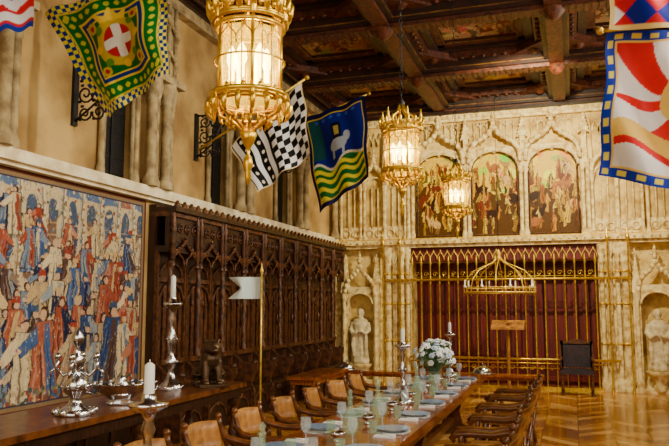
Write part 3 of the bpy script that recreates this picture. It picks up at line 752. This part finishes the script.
# the lathe caps the well too: lift a shallow well disc so the plate reads as a dish
p.lathe([(.001,.009),(.078,.009),(.1,.016),(.128,.0225)],20,0)
P0=single(p,'dinner_plate',['china','chinab'],'silvery white china dinner plate with blue rim','plate','dinner plates on the table')
q=MB(); q.lathe([(.036,0),(.034,.006),(.006,.012),(.005,.08),(.012,.09),(.032,.11),(.038,.15),(.034,.19)],12); 
G0=single(q,'goblet',['glass'],'clear crystal wine goblet','glass','goblets on the table')
q=MB(); q.lathe([(.028,0),(.034,.04),(.036,.09),(.035,.095)],12)
G1=single(q,'tumbler',['glassg'],'pale green glass tumbler','glass','tumblers on the table')
q=MB(); q.box(-.04,.04,-.075,.075,0,.012); q.prism([(-.04,-.075),(.04,-.075),(.04,.02)],2,.012,.02)
N0=single(q,'napkin',['linen'],'folded white linen napkin beside a plate','napkin','napkins on the table')
q=MB(); q.prism([(.125*math.cos(2*pi*i/28)*(1+.03*(i%2)),.19*math.sin(2*pi*i/28)*(1+.03*(i%2))) for i in range(28)],2,0,.002)
A0=single(q,'placemat',['lace'],'oval silvery lace placemat under a plate','placemat','placemats on the table')
f_=MB(); f_.box(-.004,.004,-.09,.03,0,.004)
f_.box(-.012,.012,.03,.04,0,.004)
for k in (-.011,-.004,.003,.009): f_.box(k,k+.003,.04,.085,0,.004)
F0=single(f_,'fork',['silver'],'silver dinner fork beside a plate','fork','forks on the table')
f_=MB(); f_.box(-.005,.005,-.1,-.01,0,.006); f_.prism([(-.007,-.01),(.007,-.01),(.009,.07),(0,.11),(-.007,.08)],2,0,.003)
K0=single(f_,'table_knife',['silver'],'silver table knife beside a plate','knife','knives on the table')
f_=MB(); f_.lathe([(.035,0),(.04,.008),(.02,.02),(.05,.04),(.062,.065),(.058,.065),(.045,.045)],16)
B0=single(f_,'small_bowl',['silver'],'small footed silver bowl along the table centre','bowl','silver bowls on the table')
f_=MB(); f_.lathe([(.045,0),(.055,.02),(.06,.08),(.045,.15),(.02,.2),(.018,.26),(.028,.27),(.012,.28),(.02,.31),(.004,.33)],14)
D0=single(f_,'decanter',['glassg'],'pale green glass decanter with stopper','decanter','decanters on the table')
def place(src,loc,rot,st={}):
    if src.name not in st: st[src.name]=1; src.location=loc; src.rotation_euler=(0,0,rot)
    else: dup(src,loc,rot)
zt=.751
for k in range(9):
    y=2.95+k*.80
    for s in (-1,1):
        yy=y+(0 if s<0 else .1); x=TX+s*.27
        place(A0,(x,yy,zt),0); place(P0,(x,yy,zt+.003),0); place(N0,(x,yy-s*.27,zt),pi/2+random.uniform(-.15,.15))
        place(G0,(x-s*.12,yy+.135,zt+.003),0); place(G1,(x-s*.12,yy-.14,zt+.003),0)
        place(F0,(x,yy+s*.165,zt+.003),pi/2*s); place(K0,(x,yy-s*.165,zt+.003),pi/2*s)
    if k<8: place(B0,(TX+.0,y+.38,zt),0)
for y in (3.62,5.22,6.02,7.62): place(D0,(TX,y,zt),0)

def candlestick(name,label,h,candle,loc,group,ring=1.):
    S=thing(name,label,'candlestick',group,loc); s=h/.55; w_=ring
    b=MB(); b.lathe([(.095*w_,0),(.1*w_,.015*s),(.075*w_,.04*s),(.05*w_,.055*s),(.03*w_,.09*s),(.022*w_,.12*s),(.045*w_,.15*s),(.05*w_,.17*s),(.02*w_,.2*s),(.018*w_,.23*s),(.035*w_,.27*s),(.042*w_,.31*s),(.02*w_,.35*s),(.016*w_,.39*s),(.03*w_,.42*s),(.018*w_,.45*s),(.03*w_,.48*s),(.075*w_,.5*s),(.08*w_,.515*s),(.03*w_,.52*s),(.028*w_,.55*s)],14)
    for i in range(8):
        a=2*pi*i/8; b.sph((.095*w_*math.cos(a),.095*w_*math.sin(a),.02*s),(.014,.014,.014),6,4); b.sph((.048*w_*math.cos(a),.048*w_*math.sin(a),.165*s),.012,5,4); b.sph((.04*w_*math.cos(a),.04*w_*math.sin(a),.3*s),.011,5,4)
    part(b,'stem',S,['silver'])
    b=MB(); b.lathe([(.021*w_,0),(.02*w_,candle-.01),(.008,candle)],10); b.cyl((0,0,candle),(0,0,candle+.012),.002,4)
    part(b,'candle',S,['white'],loc=(0,0,h))
    return S
c1=candlestick('candlestick','tall ornate silver candlestick with white candle on the dining table',.60,.12,(TX-.02,2.55,zt),'silver candlesticks on the dining table')
for y in (6.97,9.8): dup(c1,(TX,y,zt))
candlestick('candlestick','very tall ornate silver candlestick with thick candle on side table',.93,.22,(-3.88,6.5,.851),None,1.25)
S=thing('silver_ornament','ornate branching silver table ornament on the side table','ornament',None,(-3.72,4.82,.852))
b=MB(); b.lathe([(.15,0),(.16,.02),(.11,.05),(.06,.08),(.04,.13),(.09,.18),(.11,.23),(.06,.29),(.03,.33),(.05,.38),(.07,.42),(.03,.46),(.02,.52),(.045,.56),(.05,.6),(.01,.66)],14)
for i in range(8):
    a=2*pi*i/8; b.sph((.15*math.cos(a),.15*math.sin(a),.03),.028,6,4); b.sph((.1*math.cos(a),.1*math.sin(a),.22),.022,6,4)
part(b,'stem',S,['silver'])
b=MB()
b.tube([(.03,0,.33),(.1,0,.3),(.16,0,.36),(.15,0,.42)],[.014,.012,.012,.02],6); b.sph((.15,0,.45),.03,8,5); b.tube([(.16,0,.36),(.2,0,.33),(.19,0,.29)],[.01,.012,.006],5)
me=b.mesh('branch',['silver'])
for i in range(4): part(me,'branch',S,None,rot=(0,0,i*pi/2+.4))
S=thing('silver_centerpiece','ornate oval silver basket dish on the side table','serving dish',None,(-3.72,5.42,.852),math.radians(35))
b=MB(); 
vs=[];fs=[];n=24; pr=[(.1,0),(.12,.02),(.08,.04),(.12,.07),(.2,.13),(.24,.17),(.25,.18),(.235,.17),(.12,.09)]
for r,z in pr:
    for i in range(n): a=2*pi*i/n; rr=r*(1+.05*math.cos(8*a)); vs.append((rr*math.cos(a),rr*.6*math.sin(a),z))
for k in range(len(pr)-1):
    for i in range(n): j=(i+1)%n; fs.append((k*n+i,k*n+j,(k+1)*n+j,(k+1)*n+i))
b.add(vs,fs,0,True); b.add(vs[-n:],[tuple(range(n))],0)
for i in range(16):
    a=2*pi*i/16; b.sph((.24*math.cos(a),.145*math.sin(a),.185),.018,6,4)
b.lathe([(.1,.09),(.08,.16),(.04,.2),(.05,.22),(.004,.25)],12); part(b,'bowl',S,['silver'])
b=MB(); b.tube([(.22,0,.15),(.3,0,.19),(.3,0,.12),(.2,0,.09)],.012,6); me=b.mesh('handle',['silver'])
part(me,'handle',S,None); part(me,'handle',S,None,rot=(0,0,pi))
b=MB(); b.sph((0,0,.019),(.025,.025,.018),6,4); me=b.mesh('foot',['silver'])
for i in range(4):
    a=pi/4+i*pi/2; part(me,'foot',S,None,loc=(.12*math.cos(a),.08*math.sin(a),0))
b=MB(); b.sph((0,0,.17),(.12,.09,.15),12,8); b.sph((.08,0,.27),(.1,.09,.13),12,8); b.sph((.13,0,.38),(.075,.07,.08),10,8); b.sph((.2,0,.36),(.045,.04,.035),8,6)
for s in (-1,1):
    b.tube([(.12,s*.05,.25),(.15,s*.055,.1),(.16,s*.055,.04),(.2,s*.055,.035)],[.04,.03,.026,.028],8)
    b.tube([(-.06,s*.07,.14),(.0,s*.1,.1),(-.04,s*.1,.04),(.06,s*.1,.035)],[.06,.05,.03,.028],8); b.sph((.11,s*.055,.455),.02,6,4)
b.tube([(-.1,0,.08),(-.18,0,.1),(-.2,0,.22),(-.14,0,.3)],[.02,.016,.014,.024],6)
b.sph((.09,0,.36),(.07,.095,.11),10,8); b.box(-.18,.24,-.12,.12,0,.03)
o=single(b,'lion_sculpture',['bronze'],'dark bronze seated lion sculpture on the side table','sculpture',None,(-3.72,7.0,.851),math.radians(-50))
m=o.modifiers.new('r','REMESH'); m.mode='VOXEL'; m.voxel_size=.01; m.use_smooth_shade=True
o.scale=(1.15,1.25,1.05)
S=thing('flower_arrangement','white and pale blue bouquet in glass vase on the table','flowers',None,(TX+.08,8.25,zt))
b=MB(); b.lathe([(.06,0),(.065,.01),(.03,.03),(.05,.08),(.075,.16),(.05,.22),(.06,.25)],14); part(b,'vase',S,['glassg'])
b=MB(); pts=[]
for k in range(90):
    a=random.uniform(0,2*pi); e=random.uniform(-.1,1.5); R=random.uniform(.16,.29)
    d=Vector((math.cos(a)*math.cos(e),math.sin(a)*math.cos(e),math.sin(e)*.95)); pts.append(d*R+Vector((0,0,.3)))
    p1=d*R*.9+Vector((0,0,.27)); sd=d.cross(Vector((0,0,1))).normalized()*.03; 
    b.add([p1-d*.07,p1+sd,p1+d*.08,p1-sd],[(0,1,2,3)],0,False)
    b.tube([(0,0,.15),tuple(p1)],.003,4)
part(b,'foliage',S,['leaf'])
fm=MB()
for i in range(6):
    a=2*pi*i/6; fm.sph((.02*math.cos(a),.02*math.sin(a),0),(.019,.019,.009),6,4)
fm.sph((0,0,.006),.012,6,4); me1=fm.mesh('flower',['petal']); me2=fm.mesh('flower',['petalb'])
for k,p_ in enumerate(pts[:75]):
    d=(p_-Vector((0,0,.28))).normalized(); o=part(me2 if k%5==0 else me1,'flower',S,None,loc=tuple(p_)); o.rotation_euler=d.to_track_quat('Z','Y').to_euler(); 
def cloche(loc):
    S=thing('silver_cloche','domed silver serving cover on a tray','serving dish','silver domed dishes',loc)
    b=MB(); b.lathe([(.2,0),(.24,.012),(.24,.02),(.18,.015)],20); part(b,'tray',S,['silver'])
    b=MB(); b.lathe([(.17,.015),(.175,.04),(.15,.1),(.09,.14),(.02,.155)],20); part(b,'lid',S,['silver'])
    b=MB(); b.lathe([(.01,.15),(.01,.17),(.022,.185),(.004,.205)],10); part(b,'knob',S,['silver'])
    return S
q0=cloche((-4.3,13.8,.431)); dup(q0,(-1.65,13.8,.431)); 

S=thing('pennant_stand','brass floor pole carrying a small white swallowtail pennant','flag',None,(-3.79,8.5,0))
b=MB(); b.lathe([(.14,0),(.14,.02),(.05,.05),(.02,.1)],14); b.cyl((0,0,.05),(0,0,2.12),.014,8); b.lathe([(.013,2.1),(.03,2.14),(.01,2.18),(.002,2.24)],8); part(b,'pole',S,['goldp'])
cv=Cv(24,12,(.92,1.,1.))
def pf(u,v):
    return (-.48*u+.18*np.clip(u-.5,0,1)*2*(1-np.abs(2*v-1)),.03*np.sin(u*7),1.78+.28*v)
part(cv.mesh('pennant',pf,['silk']),'pennant',S,None)

S=thing('lectern','wooden standing lectern with slanted top before the gate','lectern',None,(-1.25,14.75,0))
b=MB(); b.box(-.3,.3,-.03,.03,1.28,1.36); b.prism([(-.14,1.22),(.12,1.36),(.14,1.4),(-.14,1.26)],0,-.32,.32); part(b,'desk',S,['leather'])
b=MB(); b.lathe([(.045,0),(.03,.1),(.03,1.2),(.05,1.26)],8,0,(0,0,.08)); part(b,'post',S,['leather'])
b=MB(); b.box(-.25,.25,-.04,.04,0,.08); b.box(-.04,.04,-.25,.25,0,.08); part(b,'base',S,['walnut'])
S=thing('armchair','high-backed armchair in dark leather beside the gate','chair',None,(.02,14.75,0))
b=MB(); b.box(-.3,.3,-.26,.26,.4,.48); part(b,'seat',S,['blackw'])
b=MB(); b.box(-.28,.28,.2,.26,.5,.95); b.prism([(-.3,.93),(-.3,1.02),(-.2,.98),(0,1.05),(.2,.98),(.3,1.02),(.3,.93)],1,.2,.26,1); 
for x in (-.28,.28): b.box(x-.03,x+.03,.2,.27,.48,1.02,1)
for x in (-.18,-.06,.06,.18):
    for z in (.6,.75,.88): b.sph((x,.195,z),.014,6,4,1)
part(b,'backrest',S,['blackw','oakl'])
b=MB(); b.lathe([(.03,0),(.022,.1),(.03,.2),(.022,.3),(.03,.4)],8); me=b.mesh('leg',['oakl'])
for x in (-.27,.27):
    for y in (-.22,.22): part(me,'leg',S,None,loc=(x,y,0))
for s in (-1,1):
    b=MB(); b.box(s*.29-.03,s*.29+.03,-.28,.24,.66,.7); b.cyl((s*.29,-.22,.48),(s*.29,-.22,.66),.02); part(b,'armrest',S,['oakl'])

# ------------------------------------------------------------ banners
def banner(cv,Y,A,B,C_,D,label,amp=.05,fr=14,ph=0):
    cx=(A[0]+C_[0])/2; cz=min(A[1],B[1],C_[1],D[1])
    def fn(u,v):
        x=(1-u)*(1-v)*A[0]+u*(1-v)*B[0]+u*v*C_[0]+(1-u)*v*D[0]
        z=(1-u)*(1-v)*A[1]+u*(1-v)*B[1]+u*v*C_[1]+(1-u)*v*D[1]
        yy=amp*np.sin(fr*(x*.9+.25*z)+ph)*(.4+.6*(1-v))+amp*.5*np.sin(fr*.6*(u+v)+1)
        return (x-cx+.012*np.sin(12*v),yy,z-cz+.015*np.sin(16*u))
    return single(cv.mesh('heraldic_banner',fn,['silk']),'heraldic_banner',None,label,'banner','silk heraldic banners',(cx,Y,cz))
def bracket(Y,z0,tip,base=None,side=-1,dy=0.):
    s=-side; xw=(XL if side<0 else XR)+s*.016
    S=thing('banner_bracket','scrolled black iron wall bracket holding a banner pole','bracket','iron banner brackets',(xw,Y,z0))
    b=MB(); b.box(min(-s*.015,s*.02),max(-s*.015,s*.02),-.04,.04,-.05,.65)
    for cz,r in ((.08,.09),(.3,.11),(.52,.09)):
        for q in (0,1): 
            b.tube(spiral((s*(.14+.18*q),0,cz),r,1.5,16,s=1 if q else -1,ph=pi*q),.012,5)
            for a in (0,2,4): b.sph((s*(.14+.18*q)+r*math.cos(a),0,cz+r*math.sin(a)),(.028,.01,.018),5,4)
    b.tube([(s*.01,0,.62),(s*.45,0,.62),(s*.5,0,.5),(s*.42,0,.42)],.014,5); b.tube([(s*.015,0,.0),(s*.3,0,.2),(s*.45,0,.6)],.014,5)
    part(b,'scrollwork',S,['iron'])
    b=MB(); b0=base or (xw,z0+.3)
    b.tube([(b0[0]-xw+s*.05,0,b0[1]-z0),(tip[0]-xw,dy,tip[1]-z0)],.018,6); b.sph((tip[0]-xw,dy,tip[1]-z0),.035,8,6); part(b,'pole',S,['goldp'])
def edge(cv): return np.minimum(np.minimum(cv.X,1-cv.X),np.minimum(cv.Y,1-cv.Y))
cv=Cv(150,150,(.05,.40,.15))
e=edge(cv); ck=((np.floor(cv.X*28)+np.floor(cv.Y*28))%2==0)
cv.put(e<.075,(.90,.84,.10)); cv.put((e<.075)&ck,(.05,.18,.50)); cv.put((e>=.075)&(e<.09),(.85,.75,.1))
cv.put((e>=.2)&(e<.215),(.9,.78,.15)); cv.put((e>=.215)&(e<.25),(.06,.18,.5)); cv.put((e>=.25)&(e<.262),(.9,.78,.15))
for a in np.linspace(.12,.88,11):
    for q in (.14,.86): cv.ell(a,q,.022,.022,(.75,.75,.15)); cv.ell(q,a,.022,.022,(.75,.75,.15))
rr=np.hypot(cv.X-.5,cv.Y-.52); cv.put(rr<.21,(.80,.68,.12)); cv.put(rr<.14,(.75,.12,.12)); cv.put((rr<.14)&((np.abs(cv.X-.5)<.04)|(np.abs(cv.Y-.52)<.04)),(.95,.95,.92))
for a in range(8): cv.ell(.5+.2*math.cos(a*pi/4),.52+.2*math.sin(a*pi/4),.035,.035,(.35,.55,.15) if a%2 else (.92,.76,.15))
cv.poly([(.4,.70),(.6,.70),(.64,.80),(.55,.75),(.5,.83),(.45,.75),(.36,.80)],(.95,.8,.2))
for q in ((.31,.31),(.69,.31),(.31,.71),(.69,.71)): cv.ell(q[0],q[1],.045,.045,(.8,.68,.12)); cv.ell(q[0],q[1],.022,.022,(.7,.12,.1))
banner(cv,5.9,(-4.32,3.52),(-3.64,3.93),(-3.74,5.02),(-5.12,4.72),'green silk banner with blue and yellow checked border and cross',ph=1)
bracket(6.5,3.72,(-3.70,5.08),(XL,4.36),dy=-.55)
cv=Cv(150,150,(.05,.05,.06))
k=((np.floor(cv.X*11)+np.floor(cv.Y*11))%2==0); cv.put(k,(.95,.95,.95))
cv.put(cv.X<.46,(.05,.05,.06))
for a in (.03,.19,.35): cv.put((cv.X>a)&(cv.X<a+.07),(.95,.96,.97))
for a in (.14,.31):
    for b_ in np.linspace(.1,.9,6): cv.ell(a,b_,.02,.03,(.95,.9,.8))
e=edge(cv); cv.put(e<.02,(.9,.8,.6))
banner(cv,9.2,(-4.17,3.27),(-3.38,3.78),(-3.5,4.8),(-4.62,3.95),'black and white checked silk banner with bands and stars',ph=2)
bracket(9.22,3.85,(-3.45,4.88),(XL,3.95))
cv=Cv(150,150,(.02,.12,.55))
cv.put(cv.Y<.40+.05*np.sin(cv.X*12),(.07,.42,.18)); cv.put((cv.X<.25)&(cv.Y>.5),(.05,.30,.32))
for a in (.06,.16,.26,.34): cv.put(np.abs(cv.Y-a-.03*np.sin(cv.X*14))<.022,(.95,.90,.12))
cv.put(np.abs(cv.Y-.40-.05*np.sin(cv.X*12))<.015,(.92,.9,.8))
cv.ell(.5,.58,.14,.075,(.70,.76,.84)); cv.rect(.39,.43,.44,.58,(.70,.76,.84)); cv.rect(.57,.61,.44,.58,(.70,.76,.84)); cv.ell(.64,.65,.055,.06,(.70,.76,.84)); cv.rect(.42,.56,.64,.82,(.06,.06,.16)); cv.rect(.45,.53,.68,.78,(.7,.62,.3))
for q in range(6): cv.ell(.2+.12*q,.9,.03,.02,(.2,.35,.75))
e=edge(cv); cv.put(e<.05,(.02,.06,.28)); cv.put((e>.05)&(e<.062),(.85,.75,.2))
banner(cv,12.0,(-4.25,3.33),(-3.32,3.93),(-3.38,5.4),(-4.55,5.06),'blue silk banner with white animal emblem over yellow waves',ph=.5)
bracket(12.06,4.1,(-3.33,5.45),(XL,4.84))
cv=Cv(150,150,(.95,.95,.97))
an=np.arctan2(cv.Y-.56,cv.X-.5); rr=np.hypot((cv.X-.5),(cv.Y-.56)); sect=np.floor((an+pi+rr*1.2)/(2*pi)*11)
cv.put(sect%2==0,(.88,.05,.10)); 
cv.put(rr<.15,(.95,.80,.40)); cv.put(rr<.08,(.78,.06,.1))
w1=.06*np.sin(cv.X*9)
cv.put((cv.Y<.34+w1)&(cv.Y>.22+w1),(.95,.78,.36)); cv.put((cv.Y<.22+w1),(.85,.06,.10)); cv.put((cv.Y<.17+w1),(.95,.95,.97))
e=edge(cv)
cv.put(e<.065,(.05,.20,.70)); cv.put((e>.02)&(e<.05)&(((np.floor(cv.X*18)+np.floor(cv.Y*18))%2==0)),(.9,.86,.3)); cv.put((e>.065)&(e<.08),(.95,.82,.35))
banner(cv,6.4,(.24,2.80),(1.5,2.42),(1.6,3.95),(.36,4.02),'white, red and gold silk banner with blue border',ph=.3,amp=.06)
cv=Cv(110,110,(.03,.12,.60)); dd=((np.floor((cv.X+cv.Y)*5)+np.floor((cv.X-cv.Y)*5+20))%2==0); cv.put(dd,(.80,.06,.12))
dd2=((np.floor((cv.X+cv.Y)*5))%3==0)&~dd; cv.put(dd2,(.92,.93,.95)); e=edge(cv); cv.put(e<.03,(.92,.80,.5))
banner(cv,6.15,(.36,3.98),(1.5,3.78),(1.7,5.2),(.4,5.2),'blue, red and white diamond patterned silk banner',ph=.8,amp=.06)
bracket(6.4,3.6,(.3,4.05),(XR,4.0),side=1); bracket(6.15,4.7,(.35,5.24),(XR,5.24),side=1)
cv=Cv(90,90,(.90,.92,.95)); cv.put(np.floor(cv.Y*16)%2==0,(.80,.08,.14)); cv.put(cv.Y<.04,(.1,.2,.6)); cv.ell(.6,.35,.2,.2,(.9,.9,.95)); cv.ell(.6,.35,.12,.12,(.1,.2,.6))
banner(cv,3.8,(-3.75,3.52),(-3.42,3.58),(-3.36,4.6),(-4.5,4.5),'red, white and blue silk banner end',ph=.8,amp=.03)
bracket(3.8,3.8,(-3.3,4.68),(XL,4.5))

# ------------------------------------------------------------ lights
def area(loc,rot,sx,sy,e,c=(1,.93,.8)):
    d=bpy.data.lights.new('daylight_and_fill','AREA'); d.shape='RECTANGLE'; d.size=sx; d.size_y=sy; d.energy=e; d.color=c
    o=bpy.data.objects.new('daylight_and_fill',d); o.location=loc; o.rotation_euler=rot; COL.objects.link(o)
for y in ry: area((XR+.3,y,4.4),(0,math.radians(60),0),2.0,1.15,140,(1,.91,.72))
area((-1.4,-2.6,3.6),(math.radians(76),0,0),6,3.0,190,(1,.90,.70))  # fill lamp added behind the camera; the front wall has no window
def spot(loc,tgt,e,ang=70,c=(1,.86,.6),bl=.8,sz=.15):
    d=bpy.data.lights.new('added_spot','SPOT'); d.energy=e; d.color=c; d.spot_size=math.radians(ang); d.spot_blend=bl; d.shadow_soft_size=sz
    o=bpy.data.objects.new('added_spot',d); o.location=loc; o.rotation_euler=(Vector(tgt)-Vector(loc)).to_track_quat('-Z','Y').to_euler(); COL.objects.link(o)
spot((-.2,11.6,5.7),(-1.6,15.7,3.2),1250,105,(1,.86,.52),.6,.05)  # unseen spot added to brighten the back wall
spot((1.8,6.0,5.7),(-5.2,7.5,1.8),1150,70,(1,.92,.74))  # second added spot, lifts the tapestry and left wall; no visible fitting
wd=bpy.data.worlds.new('World'); bpy.context.scene.world=wd; wd.use_nodes=True
wd.node_tree.nodes['Background'].inputs[0].default_value=(.75,.85,1,1); wd.node_tree.nodes['Background'].inputs[1].default_value=1.0

cam=bpy.data.cameras.new('Camera'); co=bpy.data.objects.new('Camera',cam); COL.objects.link(co)
co.location=(0,0,1.7); co.rotation_euler=(math.radians(96.5),0,math.radians(18.26)); cam.lens=720/669*36; cam.sensor_width=36
cam.clip_start=.05; bpy.context.scene.camera=co
